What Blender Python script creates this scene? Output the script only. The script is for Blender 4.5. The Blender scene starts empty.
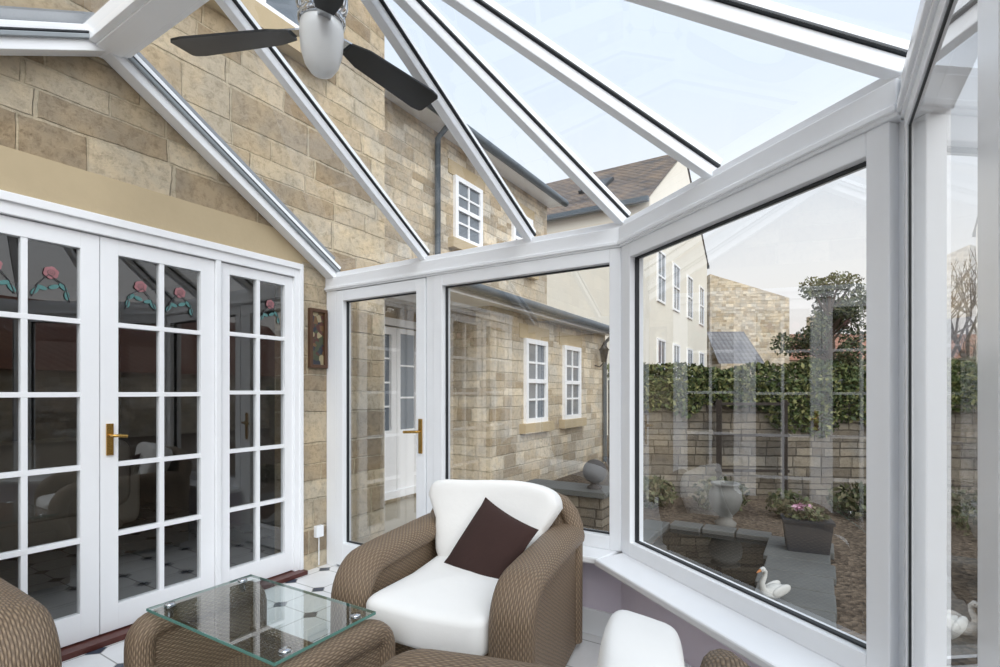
import bpy, bmesh, math, random
from mathutils import Vector, Matrix, Euler
random.seed(7)
sc = bpy.context.scene
sc.view_settings.view_transform = 'Standard'
sc.view_settings.exposure = 0.30

# ------------------------------------------------------------------ materials
def srgb(r, g, b):
    def c(v):
        v /= 255.0
        return v/12.92 if v <= 0.04045 else ((v+0.055)/1.055)**2.4
    return (c(r), c(g), c(b), 1.0)

class NT:
    def __init__(s, name):
        s.m = bpy.data.materials.new(name); s.m.use_nodes = True
        s.t = s.m.node_tree; s.t.nodes.clear()
        s.out = s.n('ShaderNodeOutputMaterial')
    def n(s, ty, **kw):
        nd = s.t.nodes.new(ty)
        for k, v in kw.items(): setattr(nd, k, v)
        return nd
    def l(s, a, b): s.t.links.new(a, b)
    def math(s, op, a, b=None, clamp=False):
        nd = s.n('ShaderNodeMath', operation=op); nd.use_clamp = clamp
        for i, v in enumerate((a, b)):
            if v is None: continue
            if isinstance(v, (int, float)): nd.inputs[i].default_value = v
            else: s.l(v, nd.inputs[i])
        return nd.outputs[0]
    def mix(s, f, a, b):
        nd = s.n('ShaderNodeMix', data_type='RGBA')
        for sock, v in ((nd.inputs[0], f), (nd.inputs[6], a), (nd.inputs[7], b)):
            if isinstance(v, (int, float, tuple)): sock.default_value = v
            else: s.l(v, sock)
        return nd.outputs[2]
    def noise(s, vec, scale, detail=4, rough=0.6):
        nd = s.n('ShaderNodeTexNoise'); nd.inputs['Scale'].default_value = scale
        nd.inputs['Detail'].default_value = detail; nd.inputs['Roughness'].default_value = rough
        if vec is not None: s.l(vec, nd.inputs['Vector'])
        return nd.outputs[0]
    def bump(s, h, strength=0.3, dist=0.01):
        nd = s.n('ShaderNodeBump'); nd.inputs['Strength'].default_value = strength
        nd.inputs['Distance'].default_value = dist; s.l(h, nd.inputs['Height']); return nd.outputs[0]
    def bsdf(s, col, rough=0.5, metal=0.0, normal=None, spec=0.5, **kw):
        b = s.n('ShaderNodeBsdfPrincipled')
        if isinstance(col, tuple): b.inputs['Base Color'].default_value = col
        else: s.l(col, b.inputs['Base Color'])
        if isinstance(rough, (int, float)): b.inputs['Roughness'].default_value = rough
        else: s.l(rough, b.inputs['Roughness'])
        b.inputs['Metallic'].default_value = metal
        b.inputs['Specular IOR Level'].default_value = spec
        if normal is not None: s.l(normal, b.inputs['Normal'])
        for k, v in kw.items(): b.inputs[k].default_value = v
        s.l(b.outputs[0], s.out.inputs[0]); return b

def plain(name, rgb, rough=0.5, metal=0.0, var=0.06, nscale=8, bump=0.0, **kw):
    t = NT(name); tc = t.n('ShaderNodeTexCoord').outputs['Object']
    nz = t.noise(tc, nscale)
    c = srgb(*rgb); lo = tuple(x*(1-var) for x in c[:3])+(1,); hi = tuple(min(1, x*(1+var)) for x in c[:3])+(1,)
    col = t.mix(nz, lo, hi)
    nrm = t.bump(t.noise(tc, nscale*6), bump, 0.01) if bump else None
    t.bsdf(col, rough, metal, nrm, **kw); return t.m

def glass_mat(name, tint=(0.97, 0.985, 0.98, 1), base=0.05, rough=0.0, power=4.5):
    t = NT(name)
    lw = t.n('ShaderNodeLayerWeight'); lw.inputs[0].default_value = 0.5
    f = t.math('POWER', lw.outputs['Facing'], power)
    f = t.math('MULTIPLY_ADD', f, 0.85); f.node.inputs[2].default_value = base
    tr = t.n('ShaderNodeBsdfTransparent'); tr.inputs[0].default_value = tint
    gl = t.n('ShaderNodeBsdfGlossy'); gl.inputs['Roughness'].default_value = rough
    mx = t.n('ShaderNodeMixShader'); t.l(f, mx.inputs[0]); t.l(tr.outputs[0], mx.inputs[1]); t.l(gl.outputs[0], mx.inputs[2])
    t.l(mx.outputs[0], t.out.inputs[0]); return t.m

def stone(name, c1, c2, mortar, bw=0.42, bh=0.16, msize=0.009, bumpd=0.02):
    t = NT(name); tc = t.n('ShaderNodeTexCoord').outputs['Object']
    sp = t.n('ShaderNodeSeparateXYZ'); t.l(tc, sp.inputs[0])
    h = t.math('ADD', sp.outputs[0], sp.outputs[1])
    wob = t.noise(tc, 4.0, 3)
    z = t.math('ADD', sp.outputs[2], t.math('MULTIPLY', wob, 0.025))
    z = t.math('ADD', z, t.math('MULTIPLY', t.math('SINE', t.math('MULTIPLY', z, 9.3)), 0.038))
    row = t.math('FLOOR', t.math('MULTIPLY', z, 1/bh))
    ph = t.math('ADD', t.math('MULTIPLY', h, 5.2), t.math('MULTIPLY', row, 2.4))
    h = t.math('ADD', h, t.math('MULTIPLY', t.math('SINE', ph), 0.095))
    h = t.math('ADD', h, t.math('MULTIPLY', wob, 0.04))
    cb = t.n('ShaderNodeCombineXYZ'); t.l(h, cb.inputs[0]); t.l(z, cb.inputs[1])
    br = t.n('ShaderNodeTexBrick', offset=0.43)
    t.l(cb.outputs[0], br.inputs['Vector'])
    br.inputs['Color1'].default_value = srgb(*c1); br.inputs['Color2'].default_value = srgb(*c2)
    br.inputs['Mortar'].default_value = srgb(*mortar)
    br.inputs['Scale'].default_value = 1.0; br.inputs['Mortar Size'].default_value = msize
    br.inputs['Mortar Smooth'].default_value = 0.5
    br.inputs['Brick Width'].default_value = bw; br.inputs['Row Height'].default_value = bh
    n1 = t.noise(tc, 2.6, 3); n2 = t.noise(tc, 20, 9, 0.78)
    dark = t.n('ShaderNodeValToRGB'); t.l(n2, dark.inputs[0])
    dark.color_ramp.elements[0].position = 0.36; dark.color_ramp.elements[0].color = (0.62, 0.60, 0.58, 1)
    dark.color_ramp.elements[1].position = 0.52; dark.color_ramp.elements[1].color = (1.06, 1.06, 1.06, 1)
    mu = t.n('ShaderNodeMix', data_type='RGBA', blend_type='MULTIPLY'); mu.inputs[0].default_value = 0.75
    t.l(br.outputs[0], mu.inputs[6]); t.l(dark.outputs[0], mu.inputs[7])
    r2 = t.n('ShaderNodeValToRGB'); t.l(n1, r2.inputs[0])
    r2.color_ramp.elements[0].position = 0.40; r2.color_ramp.elements[0].color = (0.84, 0.87, 0.93, 1)
    r2.color_ramp.elements[1].position = 0.60; r2.color_ramp.elements[1].color = (1.1, 1.05, 0.97, 1)
    m2 = t.n('ShaderNodeMix', data_type='RGBA', blend_type='MULTIPLY'); m2.inputs[0].default_value = 0.8
    t.l(mu.outputs[2], m2.inputs[6]); t.l(r2.outputs[0], m2.inputs[7])
    hh = t.math('ADD', t.math('SUBTRACT', 1.0, br.outputs['Fac']), t.math('MULTIPLY', n2, 1.3))
    t.bsdf(m2.outputs[2], 0.9, 0, t.bump(hh, 0.9, bumpd), spec=0.2); return t.m

def rattan(name='rattan_weave', p=0.0082):
    t = NT(name); uv = t.n('ShaderNodeTexCoord').outputs['UV']
    sp = t.n('ShaderNodeSeparateXYZ'); t.l(uv, sp.inputs[0])
    tc = t.n('ShaderNodeTexCoord').outputs['Object']
    k = math.pi/p
    wv = t.math('MULTIPLY', t.noise(tc, 24, 4), 0.011)
    u_ = t.math('ADD', sp.outputs[0], wv); v_ = t.math('ADD', sp.outputs[1], wv)
    su = t.math('SINE', t.math('MULTIPLY', u_, k*.6))
    sv = t.math('SINE', t.math('MULTIPLY', v_, k))
    pr = t.math('MULTIPLY', t.math('SIGN', sv), su)
    edge = t.math('POWER', t.math('ABSOLUTE', sv), 0.6)
    h = t.math('MULTIPLY', t.math('ADD', t.math('MULTIPLY', pr, 0.34), 0.66), edge, clamp=True)
    nz = t.noise(tc, 60, 4, .8)
    col = t.mix(h, srgb(70, 56, 44), srgb(176, 154, 128))
    col = t.mix(t.math('MULTIPLY', nz, 0.7), col, srgb(116, 96, 78))
    t.bsdf(col, 0.5, 0, t.bump(h, 0.9, 0.004), spec=0.4); return t.m

def tilefloor(nm='floor_tiles', dim=1.0):
    t = NT(nm); tc = t.n('ShaderNodeTexCoord').outputs['Object']
    sp = t.n('ShaderNodeSeparateXYZ'); t.l(tc, sp.inputs[0])
    S = 0.27
    def f(o):
        fr = t.math('FRACT', t.math('ADD', t.math('MULTIPLY', o, 1/S), 100.0))
        return t.math('SUBTRACT', 0.5, t.math('ABSOLUTE', t.math('SUBTRACT', fr, 0.5)))
    a = f(sp.outputs[0]); b = f(sp.outputs[1]); sm = t.math('ADD', a, b)
    dot = t.math('LESS_THAN', sm, 0.17)
    gr = t.math('LESS_THAN', t.math('MINIMUM', a, b), 0.012)
    gr2 = t.math('LESS_THAN', t.math('ABSOLUTE', t.math('SUBTRACT', sm, 0.18)), 0.014)
    g = t.math('MAXIMUM', t.math('MULTIPLY', gr, t.math('SUBTRACT', 1.0, dot)), gr2)
    nz = t.noise(tc, 9, 4)
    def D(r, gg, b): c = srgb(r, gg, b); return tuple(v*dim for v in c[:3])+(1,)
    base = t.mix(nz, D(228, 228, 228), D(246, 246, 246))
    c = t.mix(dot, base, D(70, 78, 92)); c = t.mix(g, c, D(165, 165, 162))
    t.bsdf(c, 0.22, 0, None); return t.m

def rooftile(name, c1, c2, pitch=0.22):
    t = NT(name); tc = t.n('ShaderNodeTexCoord').outputs['Object']
    sp = t.n('ShaderNodeSeparateXYZ'); t.l(tc, sp.inputs[0])
    u = t.math('ABSOLUTE', t.math('SINE', t.math('MULTIPLY', t.math('ADD', sp.outputs[1], sp.outputs[0]), math.pi/pitch)))
    fr = t.math('FRACT', t.math('MULTIPLY', sp.outputs[2], 1/(pitch*0.7)))
    nz = t.noise(tc, 1.4, 6, 0.75)
    h = t.math('ADD', t.math('MULTIPLY', u, 0.5), t.math('MULTIPLY', fr, 0.5))
    rr = t.n('ShaderNodeValToRGB'); t.l(nz, rr.inputs[0]); rr.color_ramp.elements[0].position = .35; rr.color_ramp.elements[1].position = .65
    c = t.mix(rr.outputs[0], srgb(*c1), srgb(*c2))
    c = t.mix(t.math('MULTIPLY', t.math('SUBTRACT', 1.0, h), 0.5), c, (0.03, 0.02, 0.02, 1))
    t.bsdf(c, 0.85, 0, t.bump(h, 0.8, 0.04), spec=0.2); return t.m

def leafmat(name, c1, c2, c3):
    t = NT(name); g = t.n('ShaderNodeNewGeometry').outputs['Random Per Island']
    r = t.n('ShaderNodeValToRGB'); t.l(g, r.inputs[0])
    r.color_ramp.elements[0].color = srgb(*c1); r.color_ramp.elements[1].color = srgb(*c3)
    e = r.color_ramp.elements.new(0.5); e.color = srgb(*c2)
    t.bsdf(r.outputs[0], 0.6, 0, None, spec=0.3); return t.m

M_upvc = plain('white_upvc', (248, 250, 253), 0.24, var=0.02)
M_wood = plain('white_gloss_paint', (248, 249, 251), 0.28, var=0.02)
M_gask = plain('dark_rubber_gasket', (38, 42, 46), 0.5)
M_lead = plain('lead_flashing', (130, 134, 138), 0.5, var=0.15, bump=0.2)
M_alu = plain('grey_bar_lining', (150, 156, 160), 0.35, metal=0.3)
M_glass = glass_mat('window_glass', (0.88, 0.90, 0.905, 1), 0.17)
M_roofglass = glass_mat('roof_glass', (0.95, 0.975, 0.99, 1), 0.06)
M_doorglass = glass_mat('door_pane_glass', (0.8, 0.82, 0.82, 1), 0.16)
M_tableglass = glass_mat('table_glass', (0.84, 0.93, 0.91, 1), 0.16, power=3.0)
M_edge = plain('glass_edge_green', (96, 140, 130), 0.1)
M_darkglass = plain('dark_window_pane', (112, 120, 128), 0.04, var=0.4, nscale=1.5)
M_stone = stone('sandstone_blocks', (222, 207, 180), (168, 150, 125), (204, 190, 164), 0.38, 0.155)
M_stoneout = stone('weathered_sandstone', (234, 223, 202), (182, 166, 142), (212, 200, 178), 0.34, 0.13)
M_gwall = stone('garden_wall_stone', (150, 143, 130), (104, 97, 88), (92, 86, 78), 0.3, 0.1, 0.010)
M_lintel = plain('smooth_sandstone', (190, 172, 140), 0.85, var=0.10, nscale=5, bump=0.15)
M_lilac = plain('lilac_plaster', (236, 226, 238), 0.7, var=0.03)
M_rattan = rattan()
M_cush = plain('white_canvas', (246, 245, 242), 0.9, var=0.02, nscale=4, bump=0.12)
M_brown = plain('dark_brown_velvet', (58, 38, 34), 0.95, var=0.15, bump=0.2)
M_brass = plain('polished_brass', (190, 152, 84), 0.2, metal=0.9)
M_chrome = plain('chrome', (205, 208, 212), 0.08, metal=1.0)
M_black = plain('black_gloss', (14, 14, 15), 0.3)
M_frost = plain('frosted_glass_shade', (226, 228, 228), 0.3, var=0.02)
M_floor = tilefloor()
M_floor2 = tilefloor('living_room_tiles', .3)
M_mahog = plain('mahogany_threshold', (82, 38, 30), 0.35, var=0.25)
M_dpipe = plain('grey_downpipe', (82, 92, 100), 0.45)
M_render = plain('cream_render', (232, 227, 214), 0.9, var=0.06, nscale=0.8)
M_roofbrown = rooftile('weathered_roof_tiles', (84, 84, 86), (142, 124, 106), 0.3)
M_roofred = rooftile('red_pantiles', (158, 108, 86), (134, 92, 76), 0.28)
M_roofred2 = rooftile('faded_red_pantiles', (186, 142, 120), (160, 116, 98), 0.4)
M_slate = rooftile('slate_roof', (122, 124, 130), (150, 150, 152), 0.3)
M_ivy = leafmat('ivy_leaves', (44, 60, 32), (84, 98, 54), (148, 146, 96))
M_conif = leafmat('tree_leaves', (44, 56, 36), (82, 92, 60), (122, 122, 86))
M_shrub = leafmat('shrub_leaves', (50, 58, 38), (86, 92, 62), (128, 120, 94))
M_pink = leafmat('pink_petals', (170, 100, 140), (206, 150, 180), (232, 204, 216))
M_bark = plain('bark', (92, 78, 66), 0.9, var=0.2, bump=0.4)
M_slab = plain('slate_paving', (92, 94, 92), 0.6, var=0.3, nscale=5, bump=0.3)
M_paveout = plain('pale_paving', (178, 170, 154), 0.8, var=0.15, nscale=3, bump=0.2)
M_water = plain('dark_pond_water', (16, 20, 20), 0.03, var=0.2)
M_swan = plain('white_swan_ornament', (196, 196, 192), 0.6, var=0.08)
M_orange = plain('orange_beak', (186, 120, 66), 0.5)
M_ballst = plain('grey_stone_ball', (70, 68, 68), 0.9, var=0.2, nscale=20, bump=0.3)
M_urn = plain('grey_cast_stone', (116, 116, 112), 0.85, var=0.2, nscale=12, bump=0.2)
M_planter = plain('lead_planter', (36, 38, 42), 0.6)
M_trel = plain('dark_stained_timber', (50, 42, 36), 0.8, var=.2)
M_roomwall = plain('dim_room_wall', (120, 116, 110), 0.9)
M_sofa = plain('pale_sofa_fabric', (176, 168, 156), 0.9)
M_rose = plain('rose_pink_glass', (158, 108, 112), 0.3, var=0.3, nscale=60)
M_teal = plain('teal_leaf_glass', (84, 128, 126), 0.3, var=0.3, nscale=40)
M_leadline = plain('lead_came', (50, 50, 52), 0.5)
M_picwood = plain('picture_wood', (84, 58, 40), 0.5, var=0.2)
def picmat():
    t = NT('stained_picture'); tc = t.n('ShaderNodeTexCoord').outputs['Object']
    v = t.n('ShaderNodeTexVoronoi'); v.inputs['Scale'].default_value = 30; t.l(tc, v.inputs['Vector'])
    r = t.n('ShaderNodeValToRGB'); sp = t.n('ShaderNodeSeparateColor'); t.l(v.outputs['Color'], sp.inputs[0]); t.l(sp.outputs[0], r.inputs[0])
    r.color_ramp.interpolation = 'CONSTANT'
    r.color_ramp.elements[0].color = srgb(48, 52, 62); r.color_ramp.elements[1].position = 0.85; r.color_ramp.elements[1].color = srgb(160, 148, 116)
    for p, c in ((0.3, (84, 50, 44)), (0.5, (70, 76, 56)), (0.7, (112, 84, 56))):
        e = r.color_ramp.elements.new(p); e.color = srgb(*c)
    t.bsdf(r.outputs[0], 0.3); return t.m
M_pic = picmat()
def floralmat():
    t = NT('floral_fabric'); tc = t.n('ShaderNodeTexCoord').outputs['Object']
    v = t.n('ShaderNodeTexVoronoi'); v.inputs['Scale'].default_value = 16; t.l(tc, v.inputs['Vector'])
    a = t.math('LESS_THAN', v.outputs['Distance'], 0.34)
    b = t.math('LESS_THAN', v.outputs['Distance'], 0.16)
    c = t.mix(a, srgb(226, 228, 226), srgb(62, 110, 138)); c = t.mix(b, c, srgb(210, 196, 120))
    t.bsdf(c, 0.9); return t.m
M_floral = floralmat()
def gravel():
    t = NT('brown_gravel'); tc = t.n('ShaderNodeTexCoord').outputs['Object']
    v = t.n('ShaderNodeTexVoronoi'); v.inputs['Scale'].default_value = 26; t.l(tc, v.inputs['Vector'])
    sp = t.n('ShaderNodeSeparateColor'); t.l(v.outputs['Color'], sp.inputs[0])
    c = t.mix(sp.outputs[0], srgb(70, 62, 54), srgb(132, 118, 102))
    c = t.mix(t.math('MULTIPLY', t.noise(tc, 1.2, 4), 0.8), c, srgb(72, 60, 50))
    t.bsdf(c, 0.95, 0, t.bump(v.outputs['Distance'], 0.8, 0.03), spec=0.2); return t.m
M_gravel = gravel()

# ------------------------------------------------------------------ mesh builder
class MB:
    def __init__(s): s.v = []; s.f = []; s.mi = []; s.uv = []; s.sm = []; s.mats = []; s.M = Matrix()
    def mid(s, m):
        if m not in s.mats: s.mats.append(m)
        return s.mats.index(m)
    def add(s, vs, fs, mat, uvs=None, smooth=False):
        o = len(s.v); k = s.mid(mat)
        s.v += [s.M @ Vector(p) for p in vs]
        for i, f in enumerate(fs):
            s.f.append([o+j for j in f]); s.mi.append(k); s.sm.append(smooth)
            s.uv.append(uvs[i] if uvs else None)
    def box(s, x0, x1, y0, y1, z0, z1, mat):
        vs = [(x, y, z) for x in (x0, x1) for y in (y0, y1) for z in (z0, z1)]
        s.add(vs, [(0, 1, 3, 2), (4, 6, 7, 5), (0, 4, 5, 1), (2, 3, 7, 6), (0, 2, 6, 4), (1, 5, 7, 3)], mat)
    def beam(s, p, q, w, h, mat, up=(0, 0, 1), off=0.0, lat=0.0):
        p = Vector(p); q = Vector(q); d = (q-p).normalized(); sd = d.cross(Vector(up)).normalized(); u = sd.cross(d)
        p = p+u*off+sd*lat; q = q+u*off+sd*lat
        vs = [b+sd*(w/2*i)+u*(h/2*j) for b in (p, q) for i in (-1, 1) for j in (-1, 1)]
        s.add(vs, [(0, 1, 3, 2), (4, 6, 7, 5), (0, 4, 5, 1), (2, 3, 7, 6), (0, 2, 6, 4), (1, 5, 7, 3)], mat)
    def loft(s, rings, mat, caps=True, smooth=True):
        n = len(rings[0]); vs = [p for r in rings for p in r]; fs = []; uvs = []
        per = [0]
        r0 = rings[len(rings)//2]
        for i in range(n): per.append(per[-1]+(Vector(r0[(i+1) % n])-Vector(r0[i])).length)
        L = 0
        for k in range(len(rings)-1):
            a = sum((Vector(p) for p in rings[k]), Vector())/n; b = sum((Vector(p) for p in rings[k+1]), Vector())/n
            L2 = L+max((b-a).length, 1e-4)
            for i in range(n):
                j = (i+1) % n
                fs.append((k*n+i, k*n+j, (k+1)*n+j, (k+1)*n+i))
                uvs.append([(L, per[i]), (L, per[i+1]), (L2, per[i+1]), (L2, per[i])])
            L = L2
        s.add(vs, fs, mat, uvs, smooth)
        if caps:
            s.add(list(rings[0]), [tuple(range(n))], mat); s.add(list(rings[-1]), [tuple(range(n))], mat)
    def tube(s, pts, radii, mat, n=10, caps=True):
        pts = [Vector(p) for p in pts]
        if isinstance(radii, (int, float)): radii = [radii]*len(pts)
        rings = []; ref = None
        for i, p in enumerate(pts):
            d = (pts[min(i+1, len(pts)-1)]-pts[max(i-1, 0)]).normalized()
            if ref is None: ref = Vector((0, 0, 1)) if abs(d.z) < 0.9 else Vector((1, 0, 0))
            a = (ref-d*ref.dot(d)).normalized(); ref = a; b = d.cross(a)
            rings.append([p+a*(radii[i]*math.cos(2*math.pi*k/n))+b*(radii[i]*math.sin(2*math.pi*k/n)) for k in range(n)])
        s.loft(rings, mat, caps)
    def lathe(s, prof, c, mat, n=28, caps=True):
        c = Vector(c)
        s.loft([[c+Vector((r*math.cos(2*math.pi*k/n), r*math.sin(2*math.pi*k/n), z)) for k in range(n)] for r, z in prof], mat, caps)
    def superell(s, c, a, b, h, e1, e2, mat, fn=None, R=None, nu=36, nv=20):
        def sp(v, e): return math.copysign(abs(v)**e, v)
        rings = []
        for i in range(nv+1):
            t = -math.pi/2+math.pi*i/nv; t = max(-math.pi/2+1e-3, min(math.pi/2-1e-3, t)); ring = []
            for k in range(nu):
                o = 2*math.pi*k/nu
                p = Vector((a*sp(math.cos(t), e1)*sp(math.cos(o), e2), b*sp(math.cos(t), e1)*sp(math.sin(o), e2), h*sp(math.sin(t), e1)))
                if fn: p = fn(p)
                if R is not None: p = R @ p
                ring.append(Vector(c)+p)
            rings.append(ring)
        s.loft(rings, mat, True)
    def prism(s, poly, axis, a0, a1, mat):
        def P(u, v, w):
            return {'x': (w, u, v), 'y': (u, w, v), 'z': (u, v, w)}[axis]
        n = len(poly); vs = [P(u, v, a0) for u, v in poly]+[P(u, v, a1) for u, v in poly]
        fs = [tuple(range(n)), tuple(range(n, 2*n))]+[(i, (i+1) % n, n+(i+1) % n, n+i) for i in range(n)]
        s.add(vs, fs, mat)
    def done(s, name, loc=(0, 0, 0), rotz=0.0, bevel=0.0, parent=None, recalc=True, sub=0):
        me = bpy.data.meshes.new(name); me.from_pydata([tuple(p) for p in s.v], [], s.f)
        for m in s.mats: me.materials.append(m)
        uvl = me.uv_layers.new(name='UVMap')
        for i, p in enumerate(me.polygons):
            p.material_index = s.mi[i]; p.use_smooth = s.sm[i]
            if s.uv[i]:
                for k, li in enumerate(p.loop_indices): uvl.data[li].uv = s.uv[i][k]
            else:
                nr = p.normal; ax = max(range(3), key=lambda q: abs(nr[q]))
                for li in p.loop_indices:
                    co = me.vertices[me.loops[li].vertex_index].co
                    uvl.data[li].uv = {0: (co.y, co.z), 1: (co.x, co.z), 2: (co.x, co.y)}[ax]
        if recalc:
            bm = bmesh.new(); bm.from_mesh(me); bmesh.ops.recalc_face_normals(bm, faces=bm.faces); bm.to_mesh(me); bm.free()
        me.update()
        ob = bpy.data.objects.new(name, me); sc.collection.objects.link(ob)
        ob.location = loc; ob.rotation_euler = (0, 0, rotz)
        if bevel:
            b = ob.modifiers.new('bevel', 'BEVEL'); b.width = bevel; b.segments = 2; b.limit_method = 'ANGLE'; b.angle_limit = math.radians(50)
        if parent: ob.parent = parent
        return ob

def group(name, loc=(0, 0, 0), rotz=0):
    e = bpy.data.objects.new(name, None); sc.collection.objects.link(e); e.location = loc; e.rotation_euler = (0, 0, rotz); e.empty_display_size = 0.1
    return e
def frameM(p, d):
    d = Vector((d[0], d[1], 0)).normalized(); y = Vector((0, 0, 1)).cross(d)
    return Matrix(((d.x, y.x, 0, p[0]), (d.y, y.y, 0, p[1]), (0, 0, 1, 0), (0, 0, 0, 1)))

def glazed(mb, x0, x1, z0, z1, fw, mat, gmat, cols=1, rows=1, mw=0.022, y0=-0.035, y1=0.035, gasket=True, gy=0.0, bw=None, fr=None, gd=.012):
    """frame with panes in local x/z plane; viewer side is -y"""
    bt = fw if bw is None else bw
    fR = fw if fr is None else fr
    mb.box(x0, x0+fw, y0, y1, z0, z1, mat); mb.box(x1-fR, x1, y0, y1, z0, z1, mat)
    mb.box(x0+fw, x1-fR, y0, y1, z0, z0+bt, mat); mb.box(x0+fw, x1-fR, y0, y1, z1-fw, z1, mat)
    a, b, c, d = x0+fw, x1-fR, z0+bt, z1-fw
    if gasket:
        g = 0.007
        for q in ((a, a+g, c, d), (b-g, b, c, d), (a, b, c, c+g), (a, b, d-g, d)):
            mb.box(q[0], q[1], gy-gd, gy+gd, q[2], q[3], M_gask)
    for i in range(1, cols):
        x = a+(b-a)*i/cols; mb.box(x-mw/2, x+mw/2, gy-0.016, gy+0.016, c, d, mat)
    for i in range(1, rows):
        z = c+(d-c)*i/rows; mb.box(a, b, gy-0.0155, gy+0.0155, z-mw/2, z+mw/2, mat)
    if gmat: mb.add([(a, gy, c), (b, gy, c), (b, gy, d), (a, gy, d)], [(0, 1, 2, 3)], gmat)
    return a, b, c, d

# ------------------------------------------------------------------ layout
XW = -3.05; YS = 2.55; C1 = (-0.84, 2.55); C2 = (0.20, 1.735); C3 = (0.20, -0.5); C4 = (XW, -0.5)
APX = Vector((-1.53, 1.13, 3.0)); ZE = 2.10; GZ = -0.15
mb = MB(); mb.prism([(XW, YS+0.06), (C1[0]+.02, YS+0.06), (C2[0]+0.06, C2[1]+.03), (C2[0]+.06, -0.56), (XW, -0.56)], 'z', -0.15, 0.0, M_floor)
mb.done('floor')

mb = MB()
mb.box(XW-.3, XW, 2.30, 3.1, GZ, 6.5, M_stone)
mb.box(XW-.3, XW, -3.5, 2.30, 2.33, 6.5, M_stone)
mb.box(XW-.3, XW, -3.5, -0.05, GZ, 2.33, M_stone)
mb.box(XW-.3, XW+.006, -0.05, 2.299, 2.105, 2.33, M_lintel)
mb.box(XW-.3, XW+.006, 2.299, 2.36, 2.15, 2.33, M_lintel)
mb.box(-4.49, XW-.3, 2.98, 3.09, GZ, 6.5, M_stone)
mb.done('wall_house')

# french doors
fr = MB(); fr.M = frameM((XW, 0), (0, 1))
fr.box(2.24, 2.30, -0.01, 0.10, 0, 2.105, M_wood); fr.box(-0.05, 0.01, -0.01, 0.10, 0, 2.105, M_wood)
fr.box(0.01, 2.24, -0.01, 0.10, 2.035, 2.105, M_wood)
fr.box(2.275, 2.300, -0.025, -0.001, 0, 2.13, M_wood); fr.box(-0.05, 2.275, -0.025, -0.011, 2.09, 2.13, M_wood)
fr.box(1.705, 1.735, -0.008, 0.09, 0.03, 2.035, M_wood); fr.box(0.525, 0.555, -0.008, 0.09, 0.03, 2.035, M_wood)
fr.box(-0.05, 2.30, -0.07, 0.10, 0.0, 0.028, M_mahog)
fr.done('door_frame_french', bevel=0.003)
def motif(mb, cx, cz, s, flip):
    k = flip
    pts = [(cx-k*.07, -.02, cz-.10), (cx-k*.05, -.02, cz-.02), (cx+k*.01, -.02, cz+.02), (cx+k*.05, -.02, cz-.03), (cx+k*.07, -.02, cz-.09)]
    mb.tube(pts, .0025, M_leadline, 6)
    def disc(x, z, rx, rz, ang, m, y=-.019):
        vs = []
        for i in range(14):
            a = 2*math.pi*i/14; u = rx*math.cos(a); v = rz*math.sin(a)
            vs.append((x+u*math.cos(ang)-v*math.sin(ang), y, z+u*math.sin(ang)+v*math.cos(ang)))
        mb.add(vs, [tuple(range(14))], m)
    for j in range(6):
        a = 2*math.pi*j/6+.3; disc(cx+.012*math.cos(a)*s, cz+.03+.012*math.sin(a)*s, .0185*s, .0165*s, a, M_rose, -.019-.0002*j)
    disc(cx, cz+.03, .015*s, .014*s, 0, M_leadline, -.0205); disc(cx, cz+.03, .0125*s, .0115*s, 0, M_rose, -.021)
    disc(cx, cz+.03, .007*s, .006*s, 0, M_leadline, -.0212); disc(cx, cz+.03, .005*s, .004*s, 0, M_rose, -.0214)
    for (dx, dz, an) in ((-.045, -.03, .8), (-.01, -.035, -.4), (.035, -.045, .3), (.06, -.065, -.9), (-.06, -.07, 1.5)):
        disc(cx+k*dx, cz+dz, .021, .010, an*k, M_teal)
def fleaf(name, y0, y1, stile, rosecols):
    mb = MB(); mb.M = frameM((XW, 0), (0, 1))
    a, b, c, d = glazed(mb, y0, y1, 0.035, 2.03, stile, M_wood, None, 1, 1, y0=0.012, y1=0.056, gasket=False, gy=.034, bw=0.13)
    mw = 0.024
    for z in range(1, 5):
        zz = c+(d-c)*z/5; mb.box(a, b, .014, .05, zz-mw/2, zz+mw/2, M_wood)
    xm = (a+b)/2; mb.box(xm-mw/2, xm+mw/2, .015, .051, c, d, M_wood)
    mb.add([(a, .034, c), (b, .034, c), (b, .034, d), (a, .034, d)], [(0, 1, 2, 3)], M_doorglass)
    mb.M = mb.M @ Matrix.Translation((0, .045, 0))
    for k in rosecols:
        motif(mb, a+(b-a)*(.26 if k == 0 else .74), d-.17, 1.0, 1 if k == 0 else -1)
    return mb
m = fleaf('a', 1.735, 2.24, 0.062, (1,)); m.done('door_1', bevel=0.003)
m = fleaf('b', 1.132, 1.703, 0.078, (0, 1))
m.M = frameM((XW, 0), (0, 1))
m.box(1.155, 1.185, 0.0, 0.012, 0.93, 1.09, M_brass); m.tube([(1.17, .0, 1.03), (1.17, -.045, 1.03), (1.185, -.05, 1.03), (1.225, -.05, 1.025)], .008, M_brass)
m.done('door_2', bevel=0.003)
m = fleaf('c', 0.557, 1.128, 0.078, (0, 1)); m.done('door_3', bevel=0.003)
m = fleaf('d', 0.01, 0.525, 0.062, (0,)); m.done('door_4', bevel=0.003)

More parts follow.
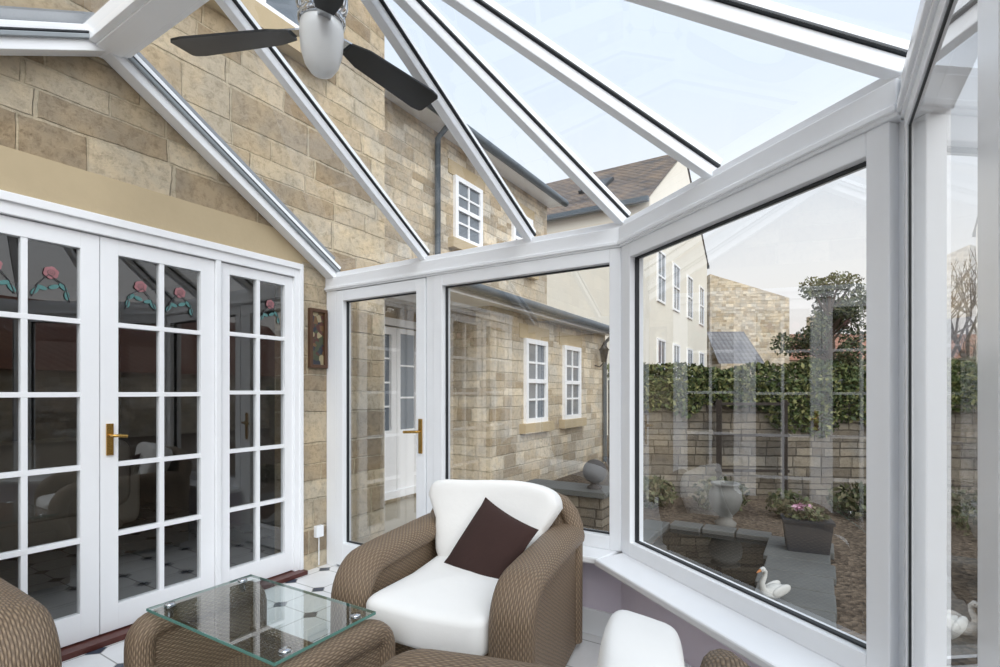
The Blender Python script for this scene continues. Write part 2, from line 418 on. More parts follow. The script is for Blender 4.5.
# dim room behind the french doors
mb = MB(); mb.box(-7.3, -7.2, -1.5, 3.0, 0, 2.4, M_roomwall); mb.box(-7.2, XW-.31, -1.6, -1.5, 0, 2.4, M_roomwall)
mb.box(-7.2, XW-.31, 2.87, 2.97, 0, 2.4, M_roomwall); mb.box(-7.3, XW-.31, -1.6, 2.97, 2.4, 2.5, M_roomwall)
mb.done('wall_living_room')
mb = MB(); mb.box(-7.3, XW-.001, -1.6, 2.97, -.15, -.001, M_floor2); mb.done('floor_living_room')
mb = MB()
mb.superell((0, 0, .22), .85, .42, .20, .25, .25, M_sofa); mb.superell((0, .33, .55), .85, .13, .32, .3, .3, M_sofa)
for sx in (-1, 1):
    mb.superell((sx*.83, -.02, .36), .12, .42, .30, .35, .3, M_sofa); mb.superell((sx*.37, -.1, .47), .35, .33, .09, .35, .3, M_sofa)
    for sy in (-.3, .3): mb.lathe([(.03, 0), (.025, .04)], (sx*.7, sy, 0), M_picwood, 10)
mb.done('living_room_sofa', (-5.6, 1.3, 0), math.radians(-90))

mb = MB(); mb.M = frameM((XW, 0), (0, 1))
glazed(mb, 2.35, 2.50, 1.42, 1.84, .024, M_picwood, M_pic, y0=-.03, y1=-.001, gasket=False, gy=-.012)
mb.done('framed_stained_glass_picture', bevel=.002)
mb = MB(); mb.M = frameM((XW, 0), (0, 1)); mb.box(2.40, 2.46, -.035, -.002, .22, .30, M_upvc); mb.tube([(2.43, -.02, .22), (2.43, -.02, .02)], .004, M_upvc, 6)
mb.done('wall_socket', bevel=.004)

# ---- conservatory facets
ZS = 0.45
def dwarf(name, P, Q, x0=0.0, inner=-0.03):
    L = (Vector(Q)-Vector(P)).length; mb = MB(); mb.M = frameM(P, Vector(Q)-Vector(P))
    mb.box(x0, L, inner+.02, .08, GZ, ZS-.035, M_stoneout); mb.box(x0, L-.01, inner, inner+.02, 0, ZS-.035, M_lilac)
    return mb.done(name)
def sill(name, P, Q, x0, d=.2, e0=0, e1=0):
    L = (Vector(Q)-Vector(P)).length; mb = MB(); mb.M = frameM(P, Vector(Q)-Vector(P))
    vs = [(x0+e0, -d), (L-e1, -d), (L, .09), (x0, .09)]
    mb.prism(vs, 'z', ZS-.033, ZS, M_upvc); return mb.done(name, bevel=.008)
def skirt(name, P, Q, x0, e0=0, e1=0):
    L = (Vector(Q)-Vector(P)).length; mb = MB(); mb.M = frameM(P, Vector(Q)-Vector(P))
    mb.box(x0+e0, L-e1, -.05, -.031, 0, .13, M_wood); return mb.done(name, bevel=.004)
def eave(mb, P, Q, t=0.0, a=0.0):
    L = (Vector(Q)-Vector(P)).length; mb.M = frameM(P, Vector(Q)-Vector(P))
    mb.box(a, L, -.050+t, .09, 1.975, 2.075, M_upvc); mb.box(-.02, L+.02, -.03+t, .07, 2.075, 2.11, M_upvc)
    mb.box(a, L, -.060+t, .0, 1.985, 2.005, M_upvc)
dwarf('wall_side', (XW, YS), C1, .99); dwarf('wall_bay', C1, C2); dwarf('wall_front', C2, C3); dwarf('wall_end', C3, C4)
sill('trim_1', (XW, YS), C1, .99, .2, 0, .06); sill('trim_2', C1, C2, 0, .22, .07, .08); sill('trim_3', C2, C3, 0, .14, .05, .0); sill('trim_4', C3, C4, 0, .17)
skirt('baseboard_side', (XW, YS), C1, .99); skirt('baseboard_bay', C1, C2, 0, .02, .02); skirt('baseboard_front', C2, C3, 0, .02, .05); skirt('baseboard_end', C3, C4, 0, .05, .1)
mb = MB()
for P, Q, t in (((XW, YS), C1, 0), (C1, C2, 0), (C2, C3, .028), (C3, C4, 0)): eave(mb, P, Q, t)
mb.done('trim_eaves_beam', bevel=.004)
mb = MB()
def post(p, ang, w=.13, z0=ZS, y0=-.04):
    mb.M = Matrix.Translation((p[0], p[1], 0)) @ Matrix.Rotation(ang, 4, 'Z'); mb.box(-w/2, w/2, y0, .08, z0, 1.98, M_upvc)
post(C1, math.radians(-19), .07); post(C2, math.radians(-64), .07, ZS, -.012); post(C3, math.radians(-135), .14)
mb.M = Matrix(); mb.box(XW+.001, XW+.10, YS-.04, YS+.07, 0, 1.98, M_upvc)
mb.box(XW+.94, XW+1.0, YS-.04, YS+.07, 0, 1.98, M_upvc)
mb.done('trim_corner_posts', bevel=.005)
mb = MB(); mb.M = frameM((XW, YS), (1, 0))
glazed(mb, .105, .935, .02, 1.97, .075, M_upvc, M_glass, y0=-.045, y1=.03, bw=.16)
mb.box(.105, .935, -.03, .03, 0, .02, M_alu)
mb.box(.885, .915, -.055, -.045, .86, 1.08, M_brass); mb.tube([(.90, -.05, 1.0), (.90, -.09, 1.0), (.885, -.095, 1.0), (.80, -.095, .995)], .009, M_brass)
mb.done('door_5', bevel=.004)
mb = MB(); mb.M = frameM((XW, YS), (1, 0))
glazed(mb, 1.0, 2.20, ZS, 1.975, .070, M_upvc, M_glass, y0=-.045, y1=.04, fr=.058); mb.done('window_1', bevel=.004)
L2 = (Vector(C2)-Vector(C1)).length
mb = MB(); mb.M = frameM(C1, Vector(C2)-Vector(C1))
glazed(mb, .03, L2-.025, ZS, 1.975, .068, M_upvc, M_glass, y0=-.040, y1=.04, fr=.062); mb.done('window_2', bevel=.004)
mb = MB(); mb.M = frameM(C2, Vector(C3)-Vector(C2))
glazed(mb, .022, .875, ZS, 1.975, .040, M_upvc, M_glass, y0=-.014, y1=.03, fr=.105, gy=-.006, gd=.003, bw=.06)
mb.done('window_3', bevel=.003)
mb = MB(); mb.M = frameM(C2, Vector(C3)-Vector(C2))
glazed(mb, .877, 1.55, ZS, 1.975, .02, M_upvc, M_glass, y0=-.014, y1=.03, fr=.06, gy=-.006, bw=.06, gd=.003)
glazed(mb, 1.552, 2.2, ZS, 1.975, .06, M_upvc, M_glass, y0=-.014, y1=.03, gy=-.006, gd=.003)
mb.done('window_4', bevel=.003)
mb = MB(); mb.M = frameM(C3, Vector(C4)-Vector(C3))
for i in range(3): glazed(mb, .06+i*1.03, .06+i*1.03+1.028, ZS, 1.975, .06, M_upvc, M_glass, y0=-.045, y1=.04)
mb.done('window_5', bevel=.004)

# ---- roof
RO = group('ceiling_glazed_roof')
mb = MB()
def bar(p, q, w=.044, h=.042):
    mb.M = Matrix()
    mb.beam(p, q, w, h, M_upvc, off=-h/2); mb.beam(p, q, w+.022, .010, M_gask, off=.006)
    mb.beam(p, q, w*.9, .03, M_upvc, off=.028)
def E(x, y): return Vector((x, y, ZE+.02))
bars = []
R = lambda x: Vector((x, 1.13, 3.0))
bars += [(R(-2.15), E(-2.15, 2.55)), (R(-2.15), E(-2.15, -.5)), (APX, E(-1.38, 2.55)), (APX, E(*C1)),
         (APX, E(*(Vector(C1).lerp(Vector(C2), .47)))), (APX, E(*C2)), (APX, E(C2[0], 1.0)), (APX, E(C2[0], .3)), (APX, E(C2[0], -.5)), (APX, E(-.84, -.5)), (APX, E(-1.5, -.5))]
for p, q in bars: bar(p, q)
for yy in (2.55, -.5):
    bar(Vector((XW+.05, 1.13, 3.0)), E(XW+.05, yy), .085, .07)
    mb.beam(Vector((XW+.006, 1.13, 3.06)), Vector((XW+.006, yy, ZE+.08)), .012, .14, M_lead)
    mb.beam(Vector((XW+.10, 1.13, 2.985)), Vector((XW+.10, yy, ZE+.005)), .02, .02, M_alu)
mb.beam((XW+.002, 1.13, 2.975), (APX.x+.05, 1.13, 2.975), .17, .10, M_upvc)
mb.beam((XW+.002, 1.13, 2.925), (APX.x+.05, 1.13, 2.925), .11, .02, M_upvc)
mb.lathe([(.15, 2.89), (.17, 2.91), (.17, 3.03), (.08, 3.08)], (APX.x, APX.y, 0), M_upvc)
mb.done('roof_bars', bevel=.003, parent=RO)
mb = MB(); up = Vector((0, 0, .008))
def tri(*ps): mb.add([Vector(p)+up for p in ps], [tuple(range(len(ps)))], M_roofglass)
tri(R(XW), R(-1.53), E(-1.38, 2.55), E(XW, 2.55)); tri(R(XW), R(-1.53), E(-1.5, -.5), E(XW, -.5))
tri(APX, E(-1.38, 2.55), E(*C1)); tri(APX, E(*C1), E(*C2)); tri(APX, E(*C2), E(*C3)); tri(APX, E(*C3), E(-1.5, -.5))
mb.done('roof_glass', parent=RO, recalc=False)

# ---- ceiling fan
FX, FY = -1.475, 1.195
mb = MB(); 
mb.lathe([(.05, 2.90), (.055, 2.87), (.018, 2.84), (.014, 2.72), (.014, 2.68)], (0, 0, 0), M_chrome)
mb.lathe([(.03, 2.70), (.075, 2.685), (.088, 2.66), (.088, 2.60), (.082, 2.58), (.07, 2.57), (.07, 2.555), (.080, 2.55), (.080, 2.535), (.072, 2.53)], (0, 0, 0), M_chrome)
mb.lathe([(.06, 2.535), (.072, 2.525), (.074, 2.49), (.069, 2.43), (.057, 2.39), (.038, 2.362), (.015, 2.35), (.003, 2.348)], (0, 0, 0), M_frost)
for a in (203, 87, 326):
    mb.M = Matrix.Rotation(math.radians(a), 4, 'Z') @ Matrix.Translation((0, 0, 2.505)) @ Matrix.Rotation(math.radians(-10), 4, 'X')
    out = [(.11, -.03), (.18, -.05), (.50, -.066), (.535, -.060), (.545, -.050), (.55, .050), (.54, .060), (.50, .066), (.18, .05), (.11, .03)]
    mb.prism(out, 'z', -.004, .004, M_black)
    mb.prism([(.06, -.02), (.18, -.03), (.18, .03), (.06, .02)], 'z', .004, .010, M_chrome)
mb.done('ceiling_fan', (FX, FY, 0))

# ---- rattan furniture
def band(mb, path, x, hw=.085, hn=.055, n=20):
    pts = [Vector((0, y, z)) for y, z in path]; rings = []
    for i, p in enumerate(pts):
        d = (pts[min(i+1, len(pts)-1)]-pts[max(i-1, 0)]).normalized(); nn = Vector((0, d.z, -d.y)) * -1
        ring = []
        for k in range(n):
            a = 2*math.pi*k/n; cx = math.copysign(abs(math.cos(a))**.8, math.cos(a)); sy = math.copysign(abs(math.sin(a))**.8, math.sin(a))
            ring.append(p+Vector((x+hw*cx, 0, 0))+nn*(hn*sy))
        rings.append(ring)
    mb.loft(rings, M_rattan)
def armpath():
    P = [(-.37, .03), (-.375, .15), (-.38, .28), (-.378, .38)]
    for i in range(1, 9):
        a = math.radians(180-90*i/8); P.append((-.25+.128*math.cos(a), .41+.135*math.sin(a)))
    P += [(-.1, .55), (.05, .552), (.2, .555), (.33, .556), (.40, .55)]
    return P
def armchair(name, loc, rz, pillow=None):
    G = group(name, loc, rz)
    mb = MB(); path = armpath()
    for sx in (-1, 1):
        band(mb, path, sx*.345)
        mb.prism([(y+.0, z-.01) if i < len(path)-1 else (y, z) for i, (y, z) in enumerate(path)]+[(.40, .03)], 'x', sx*.345-.05, sx*.345+.05, M_rattan)
        for sy in (-.34, .36): mb.lathe([(.022, 0), (.028, .05)], (sx*.345, sy, 0), M_picwood, 10)
    mb.box(-.30, .30, -.37, -.33, .05, .29, M_rattan); mb.tube([(-.29, -.35, .29), (.29, -.35, .29)], .028, M_rattan, 12)
    mb.box(-.30, .30, -.33, .34, .24, .28, M_rattan)
    B = []
    for i in range(13):
        z = .04+(.71-.04)*i/12; yy = .37+.05*(i/12); w = .36 if z < .5 else .36-.09*((z-.5)/.21)**1.5
        th = .035
        B.append([Vector((-w+2*w*k/12, yy-th, z)) for k in range(13)]+[Vector((w-2*w*k/12, yy+th, z)) for k in range(13)])
    mb.loft(B, M_rattan, smooth=False)
    pts = [(-.385, .38, .545), (-.375, .41, .59), (-.35, .425, .645), (-.31, .43, .69), (-.22, .435, .72), (0, .44, .73), (.22, .435, .72), (.31, .43, .69), (.35, .425, .645), (.375, .41, .59), (.385, .38, .545)]
    mb.tube(pts, [.045]*11, M_rattan, 14)
    mb.tube([(-.375, .39, .04), (-.375, .395, .3), (-.375, .40, .55)], .045, M_rattan, 12)
    mb.tube([(.375, .39, .04), (.375, .395, .3), (.375, .40, .55)], .045, M_rattan, 12)
    mb.done('frame', parent=G)
    mb = MB()
    def soft(p):
        return p+Vector((0, 0, .010*math.sin(p.x*9+1)*math.cos(p.y*8)))
    mb.superell((0, -.07, .375), .265, .37, .085, .35, .2, M_cush, soft)
    mb.done('seat_cushion', parent=G)
    mb = MB()
    def tp(p):
        k = max(0, min(1, (p.z+.02)/.10)); p = p.copy(); p.x *= 1+.29*k; p.y += .012*math.sin(p.x*7)+.008*math.sin(p.z*17); p.z += -.012*(p.x/.3)**2*(1 if p.z > 0 else 0)+.007*math.sin(p.x*12); return p
    mb.superell((0, .255, .61), .265, .08, .205, .3, .35, M_cush, tp, R=Matrix.Rotation(math.radians(-12), 3, 'X')); mb.done('back_cushion', parent=G)
    if pillow:
        mb = MB(); n = 22; S = pillow.get('S', .18); vs = []; fs = []
        for side in (1, -1):
            for i in range(n+1):
                for j in range(n+1):
                    u = -1+2*i/n; v = -1+2*j/n
                    t = (max(0, (1-abs(u)**2.4))*max(0, (1-abs(v)**2.4)))**.55
                    pin = 1-.07*(1-abs(u)**2)*(abs(v)**4); pin2 = 1-.07*(1-abs(v)**2)*(abs(u)**4)
                    vs.append((S*u*pin2, side*.055*t, S*v*pin))
        N = (n+1)**2
        for s in (0, 1):
            for i in range(n):
                for j in range(n):
                    a = s*N+i*(n+1)+j; fs.append((a, a+n+1, a+n+2, a+1))
        mb.M = pillow['M']; mb.add(vs, fs, pillow['mat'], None, True); mb.done('scatter_pillow', parent=G)
    return G
pm = Matrix.Translation((.075, .05, .555)) @ Matrix.Rotation(math.radians(-16), 4, 'Z') @ Matrix.Rotation(math.radians(-32), 4, 'X') @ Matrix.Rotation(math.radians(17), 4, 'Y')
armchair('rattan_armchair', (-1.325, 1.87, 0), math.radians(10), {'M': pm, 'mat': M_brown})
pm2 = Matrix.Translation((.12, .08, .60)) @ Matrix.Rotation(math.radians(-22), 4, 'X') @ Matrix.Rotation(math.radians(10), 4, 'Y')
armchair('rattan_armchair', (-2.36, .20, 0), math.radians(90), {'M': pm2, 'mat': M_floral})
armchair('rattan_armchair', (-.505, .70, 0), math.radians(-76))

# coffee table
G = group('rattan_coffee_table', (-1.685, 1.10, 0), math.radians(1))
mb = MB()
for sx in (-1, 1):
    path = [(-.215, .03), (-.22, .2), (-.22, .34)]
    for i in range(1, 7):
        a = math.radians(180-90*i/6); path.append((-.165+.055*math.cos(a), .355+.06*math.sin(a)))
    path += [(-.08, .418), (.08, .418)]
    for i in range(0, 7):
        a = math.radians(90-90*i/6); path.append((.165+.055*math.cos(a), .355+.06*math.sin(a)))
    path += [(.22, .2), (.215, .03)]
    band(mb, path, sx*.365, .052, .042)
    mb.prism(path, 'x', sx*.365-.03, sx*.365+.03, M_rattan)
mb.box(-.34, .34, -.20, .20, .14, .17, M_rattan)
for sy in (-1, 1):
    mb.box(-.34, .34, sy*.20-.015, sy*.20+.015, .04, .26, M_rattan); mb.tube([(-.34, sy*.20, .26), (.34, sy*.20, .26)], .022, M_rattan, 10)
for sx in (-1, 1):
    for sy in (-1, 1):
        mb.lathe([(.012, .435), (.012, .468), (.02, .470), (.02, .474)], (sx*.325, sy*.14, 0), M_chrome, 14)
        mb.lathe([(.018, .479), (.018, .482), (.004, .485)], (sx*.325, sy*.14, 0), M_chrome, 14)
mb.done('frame', parent=G)
mb = MB(); g = .36; h = .20
mb.add([(-g, -h, .478), (g, -h, .478), (g, h, .478), (-g, h, .478)], [(0, 1, 2, 3)], M_tableglass)
for a, b in (((-g, -h), (g, -h)), ((g, -h), (g, h)), ((g, h), (-g, h)), ((-g, h), (-g, -h))):
    mb.beam((a[0], a[1], .473), (b[0], b[1], .473), .003, .009, M_edge)
mb.done('glass_top', parent=G)

# ------------------------------------------------------------------ exterior
mb = MB(); mb.box(-60, 60, -40, 80, GZ-.2, GZ, M_gravel); mb.done('ground_garden')
mb = MB(); mb.box(-3.04, -1.9, 2.66, 4.2, GZ, GZ+.03, M_paveout); mb.box(-4.49, -3.04, 3.12, 5.5, GZ, GZ+.03, M_paveout); mb.done('paving_path')

def extwin(mb, x0, x1, z0, z1, cols, rows, sillst=True):
    glazed(mb, x0, x1, z0, z1, .07, M_wood, M_darkglass, cols, rows, mw=.03, y0=-.05, y1=.0, gasket=False, gy=-.02)
    zm = (z0+z1)/2; mb.box(x0+.05, x1-.05, -.055, -.01, zm-.03, zm+.03, M_wood)
    if sillst: mb.box(x0-.12, x1+.12, -.10, .0, z0-.14, z0, M_lintel); mb.box(x0-.12, x1+.12, -.012, .0, z1, z1+.2, M_lintel)
mb = MB()
mb.box(-8.5, -4.5, 3.1, 8.95, GZ, 5.0, M_stoneout)
mb.add([(-4.2, 3.11, 4.95), (-4.2, 9.1, 4.95), (-6.6, 9.1, 6.9), (-6.6, 3.11, 6.9)], [(0, 1, 2, 3)], M_roofred)
mb.add([(-9, 3.11, 4.95), (-9, 9.1, 4.95), (-6.6, 9.1, 6.9), (-6.6, 3.11, 6.9)], [(0, 1, 2, 3)], M_roofred)
mb.add([(-8.5, 8.95, 5.0), (-4.5, 8.95, 5.0), (-6.6, 8.95, 6.8)], [(0, 1, 2)], M_stoneout)
mb.box(-4.5, -4.22, 3.11, 9.05, 4.84, 4.94, M_wood)
mb.tube([(-4.17, 3.11, 4.9), (-4.17, 9.1, 4.88)], .065, M_dpipe, 10)
mb.tube([(-4.17, 5.5, 4.88), (-4.42, 5.5, 4.7), (-4.42, 5.5, 3.05)], .04, M_dpipe, 10)
mb.M = frameM((-4.5, 0), (0, 1))
extwin(mb, 5.95, 6.65, 3.45, 4.38, 2, 4); extwin(mb, 7.6, 8.3, 3.45, 4.38, 2, 4)
glazed(mb, 4.05, 5.25, -.05, 2.15, .09, M_wood, None, y0=-.08, y1=0, gasket=False)
glazed(mb, 4.16, 4.72, -.02, 2.04, .09, M_wood, M_darkglass, 2, 4, y0=-.06, y1=0, gasket=False, gy=-.02, bw=.8)
glazed(mb, 4.74, 5.14, -.02, 2.04, .06, M_wood, M_darkglass, 1, 3, y0=-.05, y1=0, gasket=False, gy=-.02, bw=.8)
mb.done('stone_house_wing', bevel=0)
mb = MB(); mb.M = frameM((XW, 0), (0, 1)); extwin(mb, 1.35, 2.35, 3.66, 4.8, 3, 4); extwin(mb, -.6, .5, 3.66, 4.8, 3, 4); mb.done('window_6')
# annex
mb = MB()
mb.box(-4.49, -3.6, 5.55, 9.7, GZ, 2.42, M_stoneout)
mb.prism([(-4.49, 2.42), (-3.6, 2.42), (-4.49, 2.62)], 'y', 5.6, 9.7, M_stoneout)
mb.prism([(-3.38, 2.40), (-3.38, 2.46), (-4.49, 2.76), (-4.49, 2.68)], 'y', 4.05, 9.85, M_slate)
mb.box(-4.49, -3.42, 4.1, 5.55, 2.36, 2.40, M_wood); mb.box(-3.62, -3.42, 5.55, 9.8, 2.36, 2.40, M_wood)
mb.box(-3.42, -3.39, 4.08, 9.82, 2.34, 2.46, M_wood)
mb.tube([(-3.33, 4.05, 2.44), (-3.33, 9.85, 2.42)], .06, M_dpipe, 10)
mb.tube([(-3.33, 9.55, 2.4), (-3.55, 9.55, 2.2), (-3.55, 9.55, -.1)], .04, M_dpipe, 10)
mb.M = frameM((-3.6, 0), (0, 1))
extwin(mb, 6.42, 7.10, .80, 2.02, 2, 4); extwin(mb, 7.72, 8.4, .80, 2.02, 2, 4)
mb.M = Matrix(); c = (-3.42, 9.15)
mb.tube([(-3.6, 9.15, 1.75), (-3.5, 9.15, 1.72), (c[0], 9.15, 1.8)], .012, M_black, 6)
mb.lathe([(.05, 1.8), (.09, 2.02), (.11, 2.03), (.03, 2.13), (.01, 2.18)], (c[0], 9.15, 0), M_black, 6)
mb.done('stone_annex')
mb = MB(); mb.box(-2.55, -1.72, 4.55, 4.85, GZ, .27, M_gwall); mb.box(-2.6, -1.68, 4.5, 4.9, .27, .32, M_slab)
mb.box(-3.02, -2.6, 4.3, 4.9, GZ, .12, M_gwall); mb.box(-3.03, -2.6, 4.28, 4.92, .12, .16, M_slab); mb.done('low_stone_wall')
mb = MB(); mb.lathe([(.07, 0), (.07, .02), (.04, .04), (.04, .06)]+[(.115*math.sin(a), .165-.115*math.cos(a)) for a in [math.pi*(.12+.88*i/14) for i in range(14)]]+[(.003, .28)], (-1.85, 4.7, .32), M_ballst); mb.done('stone_ball_finial')

# neighbour house
mb = MB()
X0, X1, Y0, Y1, ZEv, ZR = -13, -4.5, 16.0, 25.5, 7.3, 10.5; YM = (Y0+Y1)/2
mb.prism([(Y0, GZ), (Y1, GZ), (Y1, ZEv), (YM, ZR), (Y0, ZEv)], 'x', X0, X1, M_render)
for s in (Y0-.3, Y1+.3):
    ze = ZEv-.15
    mb.add([(X0-.2, s, ze), (X1+.05, s, ze), (X1+.05, YM, ZR+.12), (X0-.2, YM, ZR+.12)], [(0, 1, 2, 3)], M_roofbrown)
    mb.beam((X0-.2, s, ze), (X1+.05, s, ze), .15, .15, M_dpipe)
vx = Vector((-7.6, Y0+2.2, ZEv+1.66)); mb.beam(vx, vx+Vector((1.0, 0, 0)), 1.2, .12, M_gask, up=(0, -.56, .83))
mb.M = frameM((X1, 0), (0, 1))
for y in (16.8, 18.9, 21.2, 23.6):
    extwin(mb, y, y+1.0, 4.2, 5.9, 2, 2, False); extwin(mb, y, y+1.0, 1.3, 3.0, 2, 2, False)
mb.done('neighbour_rendered_house')
mb = MB()
def camw(r, d): return Vector((r*.849-d*.528, r*.528+d*.849, 0))
a = camw(10.6, 26); mb.M = Matrix.Translation(a) @ Matrix.Rotation(math.radians(31.9), 4, 'Z')
mb.prism([(0, GZ), (4.0, GZ), (4.0, 6.0), (0, 7.2)], 'y', 0, 6, M_stoneout)
mb.add([(-.2, -1.5, 2.6), (2.0, -1.5, 2.6), (1.7, 0, 4.3), (-.2, 0, 4.3)], [(0, 1, 2, 3)], M_slate); mb.box(-.1, 1.9, -1.5, 0, GZ, 2.6, M_stoneout)
mb.done('distant_stone_house')
mb = MB(); a = camw(16.5, 30); mb.M = Matrix.Translation(a) @ Matrix.Rotation(math.radians(31.9), 4, 'Z')
mb.box(-2, 16, 0, 5, GZ, 3.2, M_stoneout); mb.add([(-2.2, -.2, 3.1), (16.2, -.2, 3.1), (16.2, 2.5, 4.9), (-2.2, 2.5, 4.9)], [(0, 1, 2, 3)], M_roofred2)
mb.box(3, 3.8, 2, 2.8, 4, 6, M_stoneout); mb.done('distant_red_roof_house')
mb = MB(); mb.box(12, 16, -4, 14, GZ, 1.9, M_stoneout); mb.add([(11.8, -4.2, 1.85), (11.8, 14.2, 1.85), (15, 14.2, 4.2), (15, -4.2, 4.2)], [(0, 1, 2, 3)], M_roofred)
mb.done('red_roofed_outbuilding')

# garden wall + ivy
W0 = camw(1.5, 7.1); W1 = camw(7, 6.5); W2 = camw(11.5, 4.0)
mb = MB()
for p, q in ((W0, W1), (W1, W2)):
    mb.beam(p+Vector((0, 0, .6)), q+Vector((0, 0, .6)), .3, 1.5, M_gwall)
    mb.beam(p+Vector((0, 0, 1.38)), q+Vector((0, 0, 1.38)), .36, .07, M_slab)
mb.done('garden_wall')
def leaves(mb, pts, size, mat):
    vs = []; fs = []
    for p in pts:
        a = Vector((random.gauss(0, 1), random.gauss(0, 1), random.gauss(0, 1))).normalized()
        b = a.cross(Vector((random.gauss(0, 1), random.gauss(0, 1), random.gauss(0, 1)))).normalized(); s = size*random.uniform(.6, 1.3)
        o = len(vs); vs += [p-a*s, p+b*s*.55, p+a*s, p-b*s*.55]; fs.append((o, o+1, o+2, o+3))
    mb.add(vs, fs, mat)
mb = MB(); pts = []
for p, q, n in ((W0, W1, 15000), (W1, W2, 8000)):
    d = (q-p); nrm = -(Vector((0, 0, 1)).cross(d).normalized())
    for i in range(n):
        t = random.random(); lo = .90+.16*math.sin(t*9)+.1*math.sin(t*23+1)+.05*math.sin(t*61); hi = 1.62+.04*math.sin(t*17)+.03*math.sin(t*41)
        z = lo+(hi-lo)*random.random()**.75
        off = random.uniform(-.22, .14) if z > 1.42 else .17+random.random()*.08
        pts.append(p+d*t+nrm*off+Vector((0, 0, z)))
leaves(mb, pts, .036, M_ivy); mb.done('ivy_hedge', recalc=False)
mb = MB(); dW = (W1-W0).normalized(); nW = -(Vector((0, 0, 1)).cross(dW).normalized())
for t in (1.35, 2.15):
    b = W0+dW*t+nW*.36; mb.beam(b+Vector((0, 0, GZ)), b+Vector((0, 0, 1.15)), .06, .06, M_trel, up=(1, 0, 0))
for z in (.25, .7, 1.1):
    mb.beam(W0+dW*1.3+nW*.36+Vector((0, 0, z)), W0+dW*2.2+nW*.36+Vector((0, 0, z)), .03, .035, M_trel)
mb.done('garden_trellis')

def blob(c, r, n):
    out = []
    for i in range(n):
        v = Vector((random.gauss(0, 1), random.gauss(0, 1), random.gauss(0, 1))).normalized()*(random.random()**.35)
        out.append(Vector(c)+Vector((v.x*r[0], v.y*r[1], v.z*r[2])))
    return out
def tree(name, p, h, n, size, mat, rx):
    mb = MB(); p = Vector(p); mb.tube([p, p+Vector((.05, 0, h*.5)), p+Vector((0, 0, h*.85))], [h*.035, h*.025, h*.01], M_bark, 8)
    pts = []
    for i in range(44):
        a = random.random()*6.28; zz = random.uniform(.30, .93); r = rx*(1.15-abs(zz-.58)*1.8)*random.uniform(.2, 1)
        c = p+Vector((r*math.cos(a), r*math.sin(a), h*zz)); mb.tube([p+Vector((0, 0, h*zz*.8)), c], [h*.010, h*.004], M_bark, 5)
        pts += blob(c, (rx*.27, rx*.27, h*.075), n//44)
    leaves(mb, pts, size, mat); return mb.done(name, recalc=False)
pt = camw(11.5, 18); tree('evergreen_tree', (pt.x, pt.y, GZ), 5.6, 11000, .065, M_conif, 1.5)
def bare(name, p, h, seed):
    random.seed(seed); mb = MB()
    def br(p, d, L, r, k):
        q = p+d*L*.5+Vector((random.uniform(-.04, .04)*L,)*3); e = p+d*L
        mb.tube([p, q, e], [r, r*.85, r*.65], M_bark, 5 if k < 3 else 3, False)
        if k >= 5: return
        for i in range(3 if k < 4 else 2):
            nd = (d+Vector((random.uniform(-.7, .7), random.uniform(-.7, .7), random.uniform(-.15, .5)))).normalized(); br(e, nd, L*random.uniform(.6, .82), r*.6, k+1)
    br(Vector(p), Vector((0, 0, 1)), h*.3, h*.018, 0); mb.done(name, recalc=False)
for i, (r, d, h) in enumerate(((11.0, 13.0, 5.0), (15.5, 17, 6.5), (9.3, 9.5, 3.2))):
    q = camw(r, d); bare('bare_tree', (q.x, q.y, GZ), h, 20+i)
random.seed(3)
for (x, y, s, n) in ((-1.75, 6.3, .3, 500), (-1.0, 6.5, .32, 500), (.35, 7.0, .3, 450), (1.1, 7.0, .36, 500), (1.2, 4.9, .22, 260), (2.2, 6.6, .32, 400), (-.3, 6.6, .25, 260)):
    mb = MB(); leaves(mb, blob((0, 0, s*.6), (s, s, s*.65), n), .04, M_shrub)
    for k in range(6):
        a = k*1.05; mb.tube([(0, 0, 0), (s*.5*math.cos(a), s*.5*math.sin(a), s*.9)], [.01, .004], M_bark, 4)
    mb.done('garden_shrub', (x, y, GZ), recalc=False)
# pond
mb = MB(); px0, px1, py0, py1 = -1.30, -.38, 3.15, 5.35
mb.box(px0, px1, py0, py1, GZ-.1, GZ+.02, M_water)
random.seed(11)
def slabs(x0, x1, y0, y1, along, n):
    for i in range(n):
        if along == 'y': a = y0+(y1-y0)*i/n; b = y0+(y1-y0)*(i+1)/n-.015; mb.box(x0+random.uniform(-.03, .03), x1+random.uniform(-.03, .03), a, b, GZ, GZ+.06, M_slab)
        else: a = x0+(x1-x0)*i/n; b = x0+(x1-x0)*(i+1)/n-.015; mb.box(a, b, y0+random.uniform(-.02, .02), y1+random.uniform(-.02, .02), GZ, GZ+.06, M_slab)
slabs(px1, px1+.46, py0-.1, py1+.1, 'y', 7); slabs(px0-.25, px0, py0-.1, py1+.1, 'y', 6); slabs(px0, px1, py1, py1+.2, 'x', 3); slabs(px0, px1, py0-.25, py0, 'x', 3)
mb.done('garden_pond', bevel=.01)
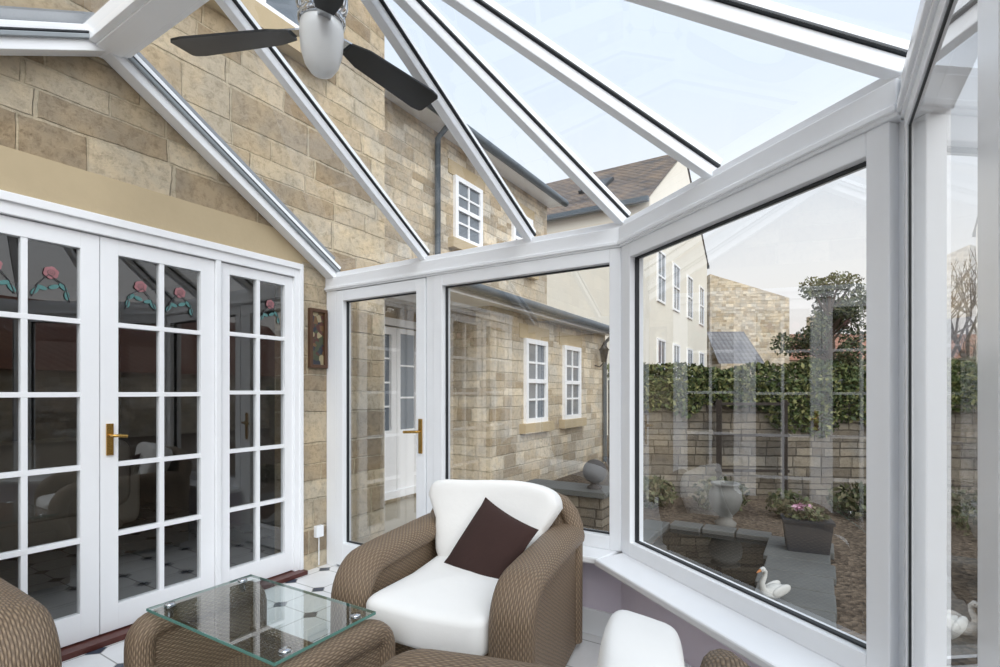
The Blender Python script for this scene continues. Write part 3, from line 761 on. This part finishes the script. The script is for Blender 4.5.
def swan(loc, rz, sc_=.85):
    mb = MB(); mb.M = Matrix.Scale(sc_, 4); rings = []
    for i in range(15):
        t = i/14; x = -.13+.27*t; w = .075*math.sin(math.pi*min(1, t*.92+.06))**.6*(0.35+.65*min(1, t*2.2)); hz = w*.95; cz = .065+.045*(1-t)**2.5
        w = max(w, .004); hz = max(hz, .004)
        rings.append([Vector((x, w*math.cos(2*math.pi*k/16), cz+hz*math.sin(2*math.pi*k/16)*(1 if math.sin(2*math.pi*k/16) > 0 else .75))) for k in range(16)])
    mb.loft(rings, M_swan)
    for s in (-1, 1):
        mb.superell((-.02, s*.055, .095), .105, .02, .045, .9, .9, M_swan, R=Matrix.Rotation(math.radians(14), 3, 'Y'), nu=16, nv=10)
    mb.tube([(.09, 0, .07), (.14, 0, .11), (.145, 0, .17), (.115, 0, .22), (.11, 0, .26), (.135, 0, .285), (.165, 0, .28)], [.045, .033, .024, .02, .02, .026, .018], M_swan, 12)
    mb.tube([(.165, 0, .28), (.185, 0, .272), (.205, 0, .262)], [.014, .010, .004], M_orange, 8)
    for s in (-1, 1): mb.superell((.155, s*.021, .289), .005, .004, .005, 1, 1, M_black, nu=8, nv=6)
    mb.done('swan_ornament', loc, rz)
swan((-.25, 3.76, GZ+.06), math.radians(-130), .72); swan((.60, 3.80, GZ), math.radians(-120), .95)
mb = MB()
mb.prism([(-.15, 0), (.15, 0), (.18, .25), (-.18, .25)], 'y', -.11, .11, M_planter); mb.box(-.19, .19, -.12, .12, .24, .265, M_planter)
leaves(mb, blob((0, 0, .30), (.17, .11, .07), 260), .026, M_shrub); leaves(mb, blob((-.03, 0, .35), (.10, .08, .04), 60), .02, M_pink)
mb.done('flower_planter', (-.10, 5.1, GZ+.06), math.radians(8), recalc=False)
mb = MB(); mb.M = Matrix.Scale(.78, 4); mb.lathe([(.13, 0), (.14, .04), (.09, .08), (.08, .12), (.17, .22), (.215, .36), (.2, .46), (.15, .52), (.18, .55), (.19, .57), (.15, .575), (.13, .5)], (0, 0, 0), M_urn)
mb.done('stone_garden_urn', (-.85, 5.85, GZ))

# ------------------------------------------------------------------ light
w = bpy.data.worlds.new('sky'); sc.world = w; w.use_nodes = True; nt = w.node_tree; nt.nodes.clear()
o = nt.nodes.new('ShaderNodeOutputWorld'); bg = nt.nodes.new('ShaderNodeBackground'); tc = nt.nodes.new('ShaderNodeTexCoord')
sp = nt.nodes.new('ShaderNodeSeparateXYZ'); rp = nt.nodes.new('ShaderNodeValToRGB')
nt.links.new(tc.outputs['Generated'], sp.inputs[0]); nt.links.new(sp.outputs[2], rp.inputs[0]); nt.links.new(rp.outputs[0], bg.inputs[0]); nt.links.new(bg.outputs[0], o.inputs[0])
e = rp.color_ramp.elements; e[0].position = 0.0; e[0].color = (.90, .81, .75, 1); e[1].position = 1.0; e[1].color = (.66, .76, .92, 1)
x = rp.color_ramp.elements.new(.2); x.color = (.86, .86, .87, 1); x = rp.color_ramp.elements.new(.5); x.color = (.69, .76, .86, 1)
bg.inputs[1].default_value = 1.04
sd = bpy.data.lights.new('soft_fill_sun', 'SUN'); sd.energy = 2.6; sd.angle = math.radians(60); sd.color = (1, .985, .965)  # very wide sun lamp added as soft fill to brighten the interior
so = bpy.data.objects.new('soft_fill_sun', sd); sc.collection.objects.link(so)
dr = Vector((-.62, .50, -.62)); so.rotation_euler = dr.to_track_quat('-Z', 'Y').to_euler()

cd = bpy.data.cameras.new('camera'); co = bpy.data.objects.new('camera', cd); sc.collection.objects.link(co); sc.camera = co
co.location = (0, 0, 1.25); co.rotation_euler = (math.radians(90), 0, math.radians(31.9))
cd.sensor_width = 36; cd.lens = 515*36/1000; cd.shift_y = .0585; cd.clip_start = .03; cd.clip_end = 300
